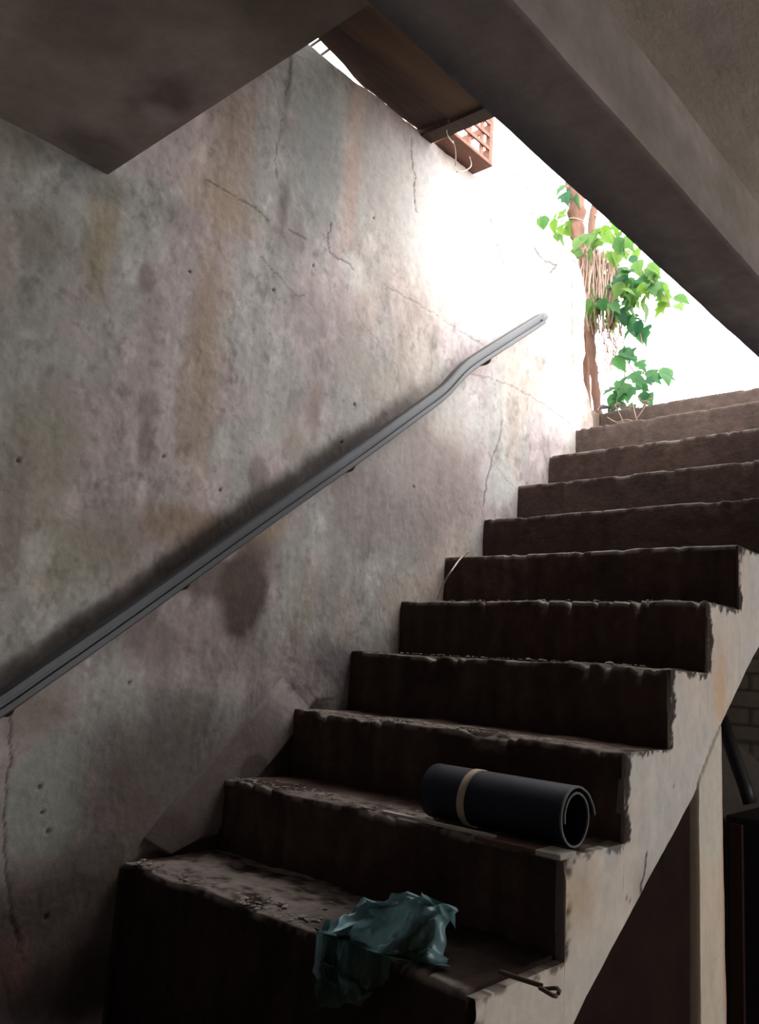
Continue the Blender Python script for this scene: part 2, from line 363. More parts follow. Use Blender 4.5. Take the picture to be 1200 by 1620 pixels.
# smooth plaster skirting that follows the flight on the left wall and dies into the wall at its upper end
def skirt():
    up_ = [(0.429, 0.475), (0.358, 0.403), (0.282, 0.328), (0.204, 0.258), (0.089, 0.144), (-0.005, 0.043)]
    lo_ = [(0.553, 0.392), (0.503, 0.331), (0.419, 0.239), (0.331, 0.158), (0.240, 0.053), (0.073, -0.001)]
    def at(poly, s):
        k = s*(len(poly)-1); i = min(int(k), len(poly)-2); f = k-i
        return np.array(poly[i])*(1-f)+np.array(poly[i+1])*f
    n, m = 110, 30; V = []; k_ = []
    for i in range(n):
        s = i/(n-1); a, b = at(up_, s), at(lo_, s)
        for j in range(m):
            q = a*(1-j/(m-1))+b*j/(m-1); e = (i == n-1 or j == 0 or j == m-1 or i == 0)
            th = .0125*min(1, s*4)-.004*(1-min(1, s*4))
            jt = .012*(vn(np.array(s*40.), np.array(j*1.), 601)-.5) if (j == 0 or j == m-1) else 0
            V.append((-.006 if e else th, q[0]+jt, q[1]+jt)); k_.append(min(1, s*2.2))
    V = np.array(V); a, b = V[:, 1], V[:, 2]; k_ = np.array(k_)[:, None]
    c = np.array((.175, .14, .132))*(1+.3*(fbm(a*10, b*8, 620, 4)-.5))[:, None]
    c = stain_or_shade(c, a, b, (0.328, 0.183, 0.055, 0.057), (.085, .063, .058), .85, 640, .15, .25)
    c = stain_or_shade(c, a, b, (0.046, 0.038, 0.116, 0.068), (.10, .075, .07), .7, 650, .4, .4)
    c = plaster_base(a, b)*(1-k_)+c*k_
    V[:, 0] += .003*(fbm(a*14, b*14, 630, 3)-.5)*(V[:, 0] > .01)
    o = pydata('baseboard_left', V, grid_faces(n, m), M_plaster, None, True, c); o['kind'] = 'structure'
skirt()

# ---------------------------------------------------------------- basement shell
def struct(name, lo, hi, m, bevel=0):
    bm = bmesh.new(); box(bm, lo, hi, bevel); o = obj(name, bm, m); o['kind'] = 'structure'; return o
struct('floor', (-.1, -3.2, ZF-.1), (4.6, 3.3, ZF), M_floor)
def near_slab():
    xs = np.linspace(0, W, 110); ys = np.concatenate([np.linspace(-3.2, -1.6, 20)[:-1], np.linspace(-1.6, -.315, 150)])
    X, Y = np.meshgrid(xs, ys, indexing='ij')
    c = np.ones(X.shape+(3,))*np.array((.33, .27, .25))*(1+.55*(fbm(X*3, Y*3, 1700, 5)-.5)+.25*(fbm(X*14, Y*14, 1710, 4)-.5))[..., None]
    k = (sst(.5, .68, fbm(X*4+3, Y*3, 1720, 4))*.5)[..., None]; c = c*(1-k)+np.array((.25, .24, .17))*k
    for q, rx, ry, cc, kk in (((0.383, -0.400, 1.676), .09, .05, (.12, .09, .085), .7), ((0.075, -0.393, 1.676), .07, .10, (.11, .09, .08), .7), ((0.314, -0.374, 1.676), .03, .035, (.45, .38, .36), .6),
                              ((0.284, -0.596, 1.676), .22, .10, (.24, .22, .15), .5), ((0.028, -0.332, 1.676), .05, .05, (.16, .13, .12), .8), ((0.431, -0.633, 1.676), .12, .10, (.19, .14, .13), .6)):
        c = stain_or_shade(c, X, Y, (q[0], q[1], rx, ry), cc, kk, 1730, .6, .9)
    Zz = ZS+.004*(fbm(X*4, Y*4, 1740, 4)-.5)
    V = np.stack([X, Y, Zz], -1).reshape(-1, 3); F = grid_faces(*X.shape); n, m = X.shape
    k = len(V); V = np.vstack([V, [(0, -3.2, ZS+.16), (0, -.315, ZS+.16), (W, -.315, ZS+.16), (W, -3.2, ZS+.16)]]); cols = np.vstack([c.reshape(-1, 3), np.ones((4, 3))*.25])
    F += [(k, k+1, k+2, k+3), (m-1, n*m-1, k+2, k+1), ((n-1)*m, k+3, k+2, n*m-1), (0, m-1, k+1, k), (0, k, k+3, (n-1)*m)]
    o = pydata('ceiling', V, F, M_beam, None, True, cols); o['kind'] = 'structure'
near_slab()
struct('ceiling', (W+.175, -3.2, 1.717), (4.6, 3.3, 1.717+.16), M_slab2)
struct('wall_near', (0, -3.3, ZF), (4.6, -3.2, ZG+.1), M_room)
struct('wall_far', (-.16, 3.2, ZF), (4.6, 3.3, ZG), M_room)
struct('wall_left_far', (-.16, 2.19, ZF), (-.02, 3.2, ZG-.31), M_room)
# right wall around its window opening
def wall_right():
    bm = bmesh.new(); y0, y1, z0, z1 = 1.3, 2.7, -.4, .7
    box(bm, (4.5, -3.2, ZF), (4.6, y0, 1.717)); box(bm, (4.5, y1, ZF), (4.6, 3.3, 1.717))
    box(bm, (4.5, y0, ZF), (4.6, y1, z0)); box(bm, (4.5, y0, z1), (4.6, y1, 1.717))
    o = obj('wall_right', bm, M_room); o['kind'] = 'structure'
    bm = bmesh.new(); w = .04
    box(bm, (4.5, y0, z0), (4.56, y0+w, z1)); box(bm, (4.5, y1-w, z0), (4.56, y1, z1))
    box(bm, (4.5, y0+w, z0), (4.56, y1-w, z0+w)); box(bm, (4.5, y0+w, z1-w), (4.56, y1-w, z1))
    o = obj('window_1', bm, M_board); o['kind'] = 'structure'
wall_right()

# downstand beam along the open side of the stairwell
def beam():
    n, m = 520, 14
    x0, x1, zt_ = W, W+.178, 1.722
    prof = []                                              # outer side, underside, room side
    for s in np.linspace(0, 1, 8): prof.append((x0, ZG+.09-(ZG+.09-ZB)*s))
    for s in np.linspace(0, 1, 14)[1:]: prof.append((x0+(x1-x0)*s, ZB))
    for s in np.linspace(0, 1, 14)[1:]: prof.append((x1, ZB+(zt_-ZB)*s))
    ysb = np.linspace(-3.2, 3.2, n); V = []
    for y in ysb:
        for (px, pz) in prof: V.append((px, y, pz))
    V = np.array(V); a = V[:, 1]; b = V[:, 0]*3+V[:, 2]*3
    d = .010*(fbm(a*5, b*2, 700, 4)-.5)
    c = np.array((.30, .255, .235))*(1+.5*(fbm(a*3, b*3, 720, 4)-.5)+.2*(fbm(a*20, b*20, 724, 3)-.5))[:, None]
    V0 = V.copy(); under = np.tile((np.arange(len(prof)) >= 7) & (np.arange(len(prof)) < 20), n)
    k = (under*.55)[:, None]; c = c*(1-k)+np.array((.075, .060, .058))*k                       # darker underside
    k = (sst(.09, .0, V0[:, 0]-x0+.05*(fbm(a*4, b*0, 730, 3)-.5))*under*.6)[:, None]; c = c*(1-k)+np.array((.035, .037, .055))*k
    k = (sst(.55, .7, fbm(a*5, b*4, 740, 4))*.35)[:, None]; c = c*(1-k)+np.array((.20, .185, .14))*k
    V[:, 2] += d*np.clip(1-(V0[:, 2]-ZB)/.06, 0, 1); V[:, 0] += .008*(fbm(a*3, V0[:, 2]*0+b*.4, 710, 3)-.5)
    F = grid_faces(n, len(prof))
    k = len(V); V = np.vstack([V, [(x0, -3.2, zt_+.1), (x0, 3.2, zt_+.1), (x1, 3.2, zt_+.1), (x1, -3.2, zt_+.1)]]); F.append((k, k+1, k+2, k+3))
    c = np.vstack([c, np.ones((4, 3))*.15])
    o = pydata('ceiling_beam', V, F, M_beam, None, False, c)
    tag(o, 'long grey cement beam running above the open side of the stairwell', 'beam')
    settle(o)
beam()
# wall carrying the boarded cover, then an unseen wall added to block daylight
struct('wall_upper_right', (W+.002, -.5, ZG+.10), (W+.178, .95, ZT+.02), M_slab)
struct('wall_light_block', (0.02, -.5, ZS+.16), (W, -.32, ZT+.02), M_slab)

# ---------------------------------------------------------------- ground outside and neighbouring wall
def ground():
    bm = bmesh.new()
    box(bm, (-6, 10*T+.25, ZG-.15), (8, 14, ZG-.004)); box(bm, (-6, -4, ZG-.15), (-.17, 10*T+.25, ZG-.004)); box(bm, (-.169, 2.19, ZG-.3), (-.002, 10*T+.249, ZG-.004))
    o = obj('ground', bm, M_ground); o['kind'] = 'structure'
ground()
def outer_wall():
    ys = np.linspace(-.2, 2.62, 240); zs = np.linspace(ZG-.05, 3.9, 120)
    Y, Z = np.meshgrid(ys, zs, indexing='ij'); X = np.full(Y.shape, -.62)
    c = np.ones(Y.shape+(3,))*np.array((.62, .60, .58))*(1+.12*(fbm(Y*5, Z*5, 800, 4)-.5))[..., None]
    lines = [[(-0.620, 2.159, 3.356), (-0.620, 2.512, 3.393), (-0.620, 2.798, 3.393)], [(-0.620, 2.318, 3.324), (-0.620, 2.553, 3.292), (-0.620, 2.662, 3.223)],
             [(-0.620, 2.612, 3.478), (-0.620, 2.868, 3.492)], [(-0.620, 2.604, 3.244), (-0.620, 2.805, 3.250), (-0.620, 2.978, 3.280)]]
    for l in lines:
        d = segdist(Y, Z, [(q[1], q[2]) for q in l]); w = (1-sst(.003, .012, d))[..., None]*.95
        c = c*(1-w)+np.array((.06, .045, .04))*w
    c = stain_or_shade(c, Y, Z, (1.75, 2.9, .35, .12), (.42, .33, .28), .5, 820, .5, .8)
    V = np.stack([X, Y, Z], -1).reshape(-1, 3); F = grid_faces(*Y.shape); cols = c.reshape(-1, 3)
    k = len(V); V = np.vstack([V, [(-.75, -.2, ZG-.05), (-.75, -.2, 3.9), (-.75, 2.62, 3.9), (-.75, 2.62, ZG-.05)]]); cols = np.vstack([cols, np.ones((4, 3))*.6])
    F += [(k, k+1, k+2, k+3)]
    m_ = Y.shape[1]; n_ = Y.shape[0]
    F += [((n_-1)*m_, k+3, k+2, n_*m_-1), (m_-1, n_*m_-1, k+2, k+1), (0, m_-1, k+1, k)]
    o = pydata('wall_outside', V, F, M_outer, None, False, cols); o['kind'] = 'structure'
outer_wall()

# ---------------------------------------------------------------- staircase
stair = thing('staircase', 'worn dark brown cement staircase with whitewashed side climbing to the daylight', 'staircase', (W/2, 1.2, -.4))
SOF = [(-.30, -.55), (.309, -.081), (.819, .244), (1.006, .411), (1.204, .560), (2.55, 1.45)]
def soffit(y): return np.interp(y, [q[0] for q in SOF], [q[1] for q in SOF])
def step_top(i): return ZG if i >= 10 else i*RZ
def make_step(i):
    y0 = i*T; zt = step_top(i); zb = (i-1)*RZ-.02
    depth = T+.02
    w = W-.006 if i > 1 else W-.020
    if i == 0: y0 -= .045; zb = -.55; depth = T+.065
    if i == 10: depth = .5
    if i == 9: pass
    xs = np.arange(0.0, w+.001, .0075); xs[-1] = w
    hh = zt-zb; ns = max(20, int(hh/.008)); nt_ = int(depth/.008)
    prof = [(0, zb+hh*k/ns) for k in range(ns)]; prof[-1] = (0, zt-.006)
    prof += [(.0018, zt-.0018), (.006, zt)]+[(.006+(depth-.006)*k/nt_, zt) for k in range(1, nt_+1)]
    P = np.array(prof); X, K = np.meshgrid(xs, np.arange(len(P)), indexing='ij')
    Yp = P[:, 0][K]; Zp = P[:, 1][K]
    s = Yp+Zp
    # worn, wandering nosing
    wob = .010*(fbm(X*5, X*0+i*3.7, 1000+i, 4, .6)-.5)*(1.6 if i < 5 else 1)
    near = np.exp(-((Yp/.03)**2+((zt-Zp)/.03)**2))
    chip = sst(.60, .74, fbm(X*22, X*0+i, 1030+i, 4, .6))*(.018 if i < 5 else .006)
    rs = .005*(fbm(X*12, s*12, 1060+i, 4, .6)-.5)
    rt = .007*(fbm(X*14, Yp*14, 1090+i, 4, .6)-.5)
    isr = (K < ns)
    Yv = y0+Yp+near*(chip+wob)+np.where(isr, rs, 0)
    Zv = Zp+np.where(isr, 0, rt)*sst(0, .02, Yp)+wob*.9*np.where(isr, near, 1)-near*chip*.6
    if i < 5: Zv = Zv+np.where(isr, 0, .004*(fbm(X*40, Yp*40, 1120+i, 3)-.5))
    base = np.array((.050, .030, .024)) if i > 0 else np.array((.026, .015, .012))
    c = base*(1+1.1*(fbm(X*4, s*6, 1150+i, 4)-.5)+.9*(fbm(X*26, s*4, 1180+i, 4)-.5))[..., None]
    vs_ = sst(.55, .7, fbm(X*16, s*1.5, 1210+i, 3))*.5
    c = c*(1-vs_[..., None])+np.array((.03, .019, .016))*vs_[..., None]
    # bare, crumbly cement along the nosing
    e = np.exp(-((Yp/.016)**2+((zt-Zp)/.008)**2)); en = sst(.36, .6, fbm(X*30, s*30, 1240+i, 4, .6))
    k = (np.clip(e*1.4, 0, 1)*en*.85)[..., None]; c = c*(1-k)+np.array((.27, .245, .22))*k
    # dusty patches on the tread
    tr = (~isr)*sst(.45, .62, fbm(X*10, Yp*16, 1270+i, 5, .65))*(1-sst(.08, .16, Yp))*(.75 if i < 3 else .4)
    if i == 0: tr = (~isr)*sst(.40, .60, fbm(X*9, Yp*14, 1272, 5, .7))*(1-sst(.45, .75, X))*.9
    c = c*(1-tr[..., None])+np.array((.21, .175, .155))*tr[..., None]
    if i >= 6:      # lighter upper flight
        k = .35 if i < 9 else .7
        c = c*(1-k)+np.array((.062, .044, .037))*k*(1+.6*(fbm(X*8, s*9, 1300, 4)-.5))[..., None]
    if i >= 9:
        c = c*.35+.65*np.array((.10, .074, .063))*(1+.7*(fbm(X*9, s*9, 1310, 4)-.5))[..., None]
    V = np.stack([X, Yv, Zv], -1).reshape(-1, 3)
    n, m = X.shape; F = grid_faces(n, m); cols = c.reshape(-1, 3)
    # end caps and back so the step is a solid
    kb = len(V); back = np.array([(x, y0+depth, zb) for x in xs]); V = np.vstack([V, back]); cols = np.vstack([cols, np.tile(base, (len(back), 1))])
    for a in range(n-1):
        F.append((a*m+m-1, (a+1)*m+m-1, kb+a+1, kb+a)); F.append((a*m, kb+a, kb+a+1, (a+1)*m))
    F.append(tuple([kb+n-1]+[(n-1)*m+j for j in range(m-1, -1, -1)])); F.append(tuple([kb]+[j for j in range(m)]))
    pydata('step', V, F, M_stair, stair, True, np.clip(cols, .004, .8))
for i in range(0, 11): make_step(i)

def stringer():
    ys = []
    for i in range(-1, 11):
        a = i*T+1e-4 if i > -1 else -.045-.0; b = (i+1)*T-1e-4
        if i == -1: continue
        if i == 0: a = -.045
        ys += list(np.linspace(a, b, 44))
    ys = np.array(ys); R_ = 80
    idx = np.clip(np.floor((ys)/T+1e-9).astype(int), 0, 10)
    top = np.array([min(i*RZ, ZG) for i in idx])-.004
    bot = np.minimum(soffit(ys), top-.05)
    s = np.linspace(0, 1, R_)
    Y = np.repeat(ys[:, None], R_, 1); Z = bot[:, None]+(top-bot)[:, None]*s[None, :]
    I = np.repeat(idx[:, None], R_, 1); TOP = np.repeat(top[:, None], R_, 1)
    # tone: whitewash, with the stair paint slopped over the edges
    c = np.ones(Y.shape+(3,))*np.array((.56, .50, .44))
    k = sst(.40, .62, fbm(Y*6, Z*5, 1400, 4))[..., None]; c = c*(1-k)+np.array((.50, .48, .45))*k
    c *= (1+.26*(fbm(Y*20, Z*10, 1410, 4, .6)-.5)+.16*(fbm(Y*60, Z*40, 1420, 3)-.5))[..., None]
    for j, (e, colr, k) in enumerate([
        ((0.254, 0.102, 0.086, 0.055), (.46, .33, .20), .6), ((1.008, 0.499, 0.040, 0.096), (.55, .36, .20), .7), ((0.564, 0.069, 0.070, 0.050), (.30, .29, .26), .6),
        ((0.495, 0.475, 0.094, 0.079), (.5, .42, .36), .4), ((0.320, -0.042, 0.131, 0.044), (.50, .50, .44), .5), ((0.960, 0.280, 0.051, 0.061), (.5, .4, .3), .4), ((0.198, 0.079, 0.032, 0.075), (.40, .27, .16), .6)]):
        c = stain_or_shade(c, Y, Z, e, colr, k, 1430+7*j, .5, .7, True)
    for poly in ([(0.569, 0.144), (0.557, 0.101), (0.539, 0.085), (0.555, 0.045), (0.505, 0.034)],):
        w = (1-sst(.0022, .006, segdist(Y+.010*(fbm(Y*60, Z*60, 1490, 2)-.5), Z, poly)))[..., None]*.9; c = c*(1-w)+np.array((.05, .04, .035))*w
    for q in [(0.710, 0.274), (0.490, 0.061), (0.519, 0.048), (0.475, 0.069)]:
        w = (1-sst(.002, .005, np.hypot(Y-q[0], Z-q[1])))[..., None]; c = c*(1-.85*w)
    u = Y-I*T; un = np.where(I == 0, u+.045, u)
    above = (Z > (I-1)*RZ-.004)
    nz = fbm(Y*55, Z*16, 1450, 4, .7); nz2 = fbm(Y*14, Z*18, 1460, 4, .6)
    d1 = np.where(above, un, 9)+(nz2-.5)*.055
    d2 = (TOP-Z)+(nz-.5)*.050
    nz3 = fbm(Y*38, Z*45, 1455, 4, .7)
    drk = np.maximum(1-sst(.018, .024, d1+(nz3-.5)*.03), (1-sst(.006, .011, d2))*(.95))*(1-.45*sst(.58, .68, nz3))
    amt = np.where(I <= 1, .8*sst(.40, .55, nz2), 1.0)
    w = (drk*amt)[..., None]; c = c*(1-w)+np.array((.040, .027, .023))*(.6+.8*nz)[..., None]*w
    X = W+.006*(fbm(Y*8, Z*8, 1470, 4, .6)-.5)-.012*np.where(above, np.exp(-(un/.008)**2), 0)*sst(.4, .7, nz2)
    V = np.stack([X, Y, Z], -1).reshape(-1, 3); cols = np.clip(c, .01, .9).reshape(-1, 3)
    n = len(ys); F = grid_faces(n, R_)
    # inner face of the plaster skin
    k0 = len(V); inn = np.stack([np.where(idx > 1, W-.008, W-.022), ys, top], -1); inb = np.stack([np.full(n, .003), ys, bot], -1)
    V = np.vstack([V, inn, inb]); icol = cols[[a*R_+R_-1 for a in range(n)]]*.45+np.array((.05, .04, .035)); cols = np.vstack([cols, icol, np.tile((.10, .07, .06), (n, 1))])
    for a in range(n-1):
        F.append((a*R_+R_-1, (a+1)*R_+R_-1, k0+a+1, k0+a))          # top edge and the small returns at each riser
        F.append((a*R_, k0+n+a, k0+n+a+1, (a+1)*R_))                # sloping underside of the flight
    pydata('side_stringer', V, F, M_white, stair, False, cols)
stringer()
# landing in front of the first step
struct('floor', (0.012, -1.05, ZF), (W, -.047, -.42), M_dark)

# infill and post under the flight
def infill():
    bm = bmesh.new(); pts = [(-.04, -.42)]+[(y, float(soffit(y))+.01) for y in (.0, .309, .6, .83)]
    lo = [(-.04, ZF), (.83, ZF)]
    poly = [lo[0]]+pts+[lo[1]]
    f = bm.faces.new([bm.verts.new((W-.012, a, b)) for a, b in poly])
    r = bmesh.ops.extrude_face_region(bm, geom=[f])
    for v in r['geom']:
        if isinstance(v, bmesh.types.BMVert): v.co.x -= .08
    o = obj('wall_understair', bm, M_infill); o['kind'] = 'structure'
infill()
def post():
    ys = np.linspace(0, 1, 26); zs = np.linspace(ZF, .52, 200); V = []; col = []
    ring = [(W+.006, s) for s in ys]+[(W-.14*s, 1.0) for s in np.linspace(0, 1, 10)[1:]]
    ring = [(W-.14*s, 0.0) for s in np.linspace(1, 0, 10)[:-1]]+ring
    for z in zs:
        y0 = .846-.010*(z+.2); y1 = 1.004-.028*(z+.2)*.8
        for (x, s) in ring:
            zz = min(z, float(soffit(y0+(y1-y0)*s))+.05)
            yy = y0+(y1-y0)*s; V.append((x-(.016 if z > float(soffit(yy))+.012 else 0), yy, zz))
    V = np.array(V); a, b = V[:, 1]+V[:, 0], V[:, 2]
    V[:, 0] += .003*(fbm(a*20, b*12, 1500, 4)-.5); V[:, 1] += .004*(fbm(a*3, b*9, 1510, 4)-.5)
    c = np.ones((len(V), 3))*np.array((.52, .44, .35))*(1+.3*(fbm(a*22, b*6, 1520, 4, .6)-.5))[:, None]
    k = (sst(.45, .6, fbm(a*12, b*5, 1530, 4))*.6)[:, None]; c = c*(1-k)+np.array((.50, .50, .44))*k
    s_ = (V[:, 1]-.846)/.158; k = (sst(.84, .98, s_)*.75*sst(.35, .6, fbm(a*3, b*6, 1540, 3)))[:, None]; c = c*(1-k)+np.array((.42, .20, .12))*k
    o = pydata('concrete_post', V, grid_faces(len(zs), len(ring)), M_white, None, True, c)
    tag(o, 'slim whitewashed square post holding up the side of the staircase', 'post'); settle(o)
post()
# dim things beyond the post, below the flight
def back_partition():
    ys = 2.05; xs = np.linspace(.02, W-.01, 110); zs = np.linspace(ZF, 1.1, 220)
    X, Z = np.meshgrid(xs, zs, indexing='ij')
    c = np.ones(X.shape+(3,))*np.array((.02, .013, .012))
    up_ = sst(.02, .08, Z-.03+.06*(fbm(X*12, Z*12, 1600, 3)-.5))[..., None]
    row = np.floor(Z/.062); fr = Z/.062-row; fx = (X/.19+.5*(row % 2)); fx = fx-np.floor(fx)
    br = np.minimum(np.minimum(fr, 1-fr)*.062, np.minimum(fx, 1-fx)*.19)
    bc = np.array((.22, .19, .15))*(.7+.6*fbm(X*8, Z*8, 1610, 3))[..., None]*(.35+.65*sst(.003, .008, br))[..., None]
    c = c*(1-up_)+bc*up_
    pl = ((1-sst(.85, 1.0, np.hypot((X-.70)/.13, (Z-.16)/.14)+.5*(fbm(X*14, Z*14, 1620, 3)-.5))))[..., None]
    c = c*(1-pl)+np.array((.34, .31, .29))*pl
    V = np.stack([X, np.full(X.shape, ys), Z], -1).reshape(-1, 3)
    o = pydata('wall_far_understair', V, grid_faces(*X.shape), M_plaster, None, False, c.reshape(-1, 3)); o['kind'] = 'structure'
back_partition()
def dim_things():
    bm = bmesh.new(); tube(bm, [(0.763, 1.750, 0.401), (0.813, 1.720, 0.282), (0.855, 1.700, 0.189), (0.870, 1.700, 0.136)], .022, 10)
    o = obj('leaning_pipe', bm, M_black, None, True); tag(o, 'black pipe leaning at a slant beyond the whitewashed post', 'pipe'); settle(o)
    a = (0.837, 1.600, 0.104); b = (0.884, 1.600, 0.111)
    c_ = thing('tall_cabinet', 'dark red-brown cabinet edge standing in the gloom right of the post', 'cabinet', ((a[0]+b[0])/2, 1.6, ZF))
    bm = bmesh.new(); box(bm, (a[0]-.01, 1.6, ZF), (W-.02, 1.95, a[2]), .004); obj('body', bm, M_black, c_)
    bm = bmesh.new(); box(bm, (a[0]+.005, 1.585, ZF+.05), (b[0], 1.599, a[2]-.02), .003); obj('door', bm, M_redbox, c_)
dim_things()

# ---------------------------------------------------------------- handrail
def handrail():
    t = thing('handrail', 'blue-grey painted steel handrail climbing along the stained left wall', 'handrail', (.06, -.6, .2))
    pts = [(0.060, -0.600, 0.240), (0.060, -0.494, 0.322), (0.060, -0.412, 0.380), (0.060, -0.349, 0.428), (0.060, -0.152, 0.578), (0.060, 0.204, 0.855), (0.060, 0.580, 1.141), (0.060, 0.872, 1.370), (0.060, 1.006, 1.478), (0.060, 1.104, 1.580), (0.060, 1.187, 1.651), (0.060, 1.391, 1.802), (0.058, 1.647, 1.989)]
    sm = smooth_path(pts, 5)
    sec = []
    prof = [(-.55, -1), (.55, -1), (.8, -.8), (.8, -.25), (.55, -.15), (.55, .1), (.8, .2), (.8, .8), (.55, 1), (-.55, 1), (-.8, .8), (-.8, -.8)]
    bm = bmesh.new(); tube(bm, sm, .0235, section=prof); 
    rail = obj('rail', bm, M_steel, t, False)
    bm = bmesh.new(); e = Vector(pts[-1]); tube(bm, smooth_path([e-Vector((0, .02, .015)), e+Vector((-.004, .03, .022)), e+Vector((-.03, .06, .035)), e+Vector((-.066, .065, .036))], 4), .017, 10)
    obj('end_bend', bm, M_steel, t, True)
    for q in ((0.060, -0.397, 0.392), (0.060, 0.013, 0.708), (0.060, 0.580, 1.141), (0.060, 1.286, 1.722)):
        bm = bmesh.new(); v = Vector(q)+Vector((0, 0, -.020))
        tube(bm, smooth_path([v, v+Vector((-.004, 0, -.018)), v+Vector((-.03, 0, -.024)), v+Vector((-.068, 0, -.02))], 4), .006, 8)
        obj('bracket', bm, M_bracket, t, True)
handrail()

# ---------------------------------------------------------------- boarded cover over the near end of the well
def cover():
    t = thing('plank_cover', 'old brown plank cover over the near end of the stairwell', 'wooden cover', (.5, .25, ZT))
    def plank(xa0, xa1, xb0, xb1, y0, y1, z, th, m, name='plank'):
        """edges run from (xa0..xa1) at y0 to (xb0..xb1) at y1"""
        bm = bmesh.new(); n = 24; R_ = []
        for k in range(n+1):
            s = k/n; y = y0+(y1-y0)*s; l = float(np.interp(y, [-.45, .25, .32, .55, 2], [xa0, xa0-.012, xa0-.020, xb0, xb0]) if xb0 < 0 else xa0+(xb0-xa0)*s)+.003*math.sin(k*1.7); r = xa1+(xb1-xa1)*s+.003*math.sin(k*2.3+1)
            R_.append([bm.verts.new(q) for q in ((l, y, z), (r, y, z+.002*math.sin(k)), (r, y, z+th), (l, y, z+th))])
        for k in range(n):
            for j in range(4): bm.faces.new((R_[k][j], R_[k][(j+1) % 4], R_[k+1][(j+1) % 4], R_[k+1][j]))
        bm.faces.new(R_[0][::-1]); bm.faces.new(R_[-1]); obj(name, bm, m, t)
    plank(.050, .125, -.010, .125, -.45, .90, ZT+.014, .03, M_board_d)
    plank(.128, .33, .128, .33, -.45, .90, ZT+.004, .03, M_board)
    plank(.333, .60, .333, .60, -.45, .90, ZT+.012, .03, M_board_d)
    plank(.603, .85, .603, .85, -.45, .90, ZT+.010, .03, M_board_d)
    plank(.853, 1.2, .853, 1.2, -.45, .90, ZT+.022, .03, M_board_d)
    bm = bmesh.new(); obox(bm, (-.02, .895, ZT+.012), (1.2, .955, ZT+.012), .06, .05, jit=.03, cuts=10); obj('batten', bm, M_board_d, t)
    bm = bmesh.new(); obox(bm, (-.06, .325, ZT+.02), (.20, .315, ZT+.02), .006, .006); obj('nail_strip', bm, M_board_d, t)
    bm = bmesh.new(); obox(bm, (-.06, .375, ZT+.02), (.20, .36, ZT+.02), .006, .006); obj('nail_strip', bm, M_board_d, t)
cover()

# ---------------------------------------------------------------- slatted crate on the wall top
def crate():
    t = thing('slatted_crate', 'reddish slatted wooden crate perched on top of the wall beside the opening', 'crate', (.03, 1.08, ZT+.012))
    z0 = ZT+.012; x0, x1, y0, y1 = -.16, .085, .96, 1.215; hz = .26
    bm = bmesh.new(); box(bm, (x0, y0, z0), (x1, y1, z0+.016), .002); obj('base_board', bm, M_crate, t)
    for (x, y) in ((x1-.024, y1-.024), (x1-.024, y0), (x0, y1-.024), (x0, y0)):
        bm = bmesh.new(); box(bm, (x, y, z0+.016), (x+.022, y+.022, z0+hz), .002); obj('corner_post', bm, M_crate, t)
    for k in range(4):
        z = z0+.06+k*.055
        bm = bmesh.new(); box(bm, (x1-.010, y0+.023, z), (x1-.002, y1-.025, z+.016), .001); obj('slat', bm, M_crate, t)
        bm = bmesh.new(); box(bm, (x0+.003, y0+.023, z), (x0+.010, y1-.025, z+.016), .001); obj('slat', bm, M_crate, t)
    for k in range(2):
        y = y1-.07-k*.08
        bm = bmesh.new(); box(bm, (x1-.020, y, z0+.016), (x1-.011, y+.018, z0+hz), .001); obj('upright_slat', bm, M_crate, t)
    bm = bmesh.new(); box(bm, (x0+.023, y1-.010, z0+.05), (x1-.025, y1-.002, z0+.08), .001); box(bm, (x0+.023, y1-.010, z0+.16), (x1-.025, y1-.002, z0+.19), .001); obj('end_slats', bm, M_crate, t)
crate()
def tendrils():
    bm = bmesh.new()
    for pts in ([(0.090, 0.949, 2.434), (0.090, 0.968, 2.397), (0.090, 0.972, 2.343)], [(0.090, 1.054, 2.423), (0.090, 1.068, 2.393), (0.090, 1.031, 2.352), (0.090, 0.981, 2.322)], [(0.100, 0.896, 2.445), (0.100, 0.906, 2.424), (0.090, 0.950, 2.424)]):
        tube(bm, smooth_path(pts, 5), .0022, 6)
    o = obj('dry_tendril', bm, M_twig, None, True); tag(o, 'thin pale dry tendrils hanging in front of the slatted crate', 'twig', kind='stuff'); settle(o)
tendrils()

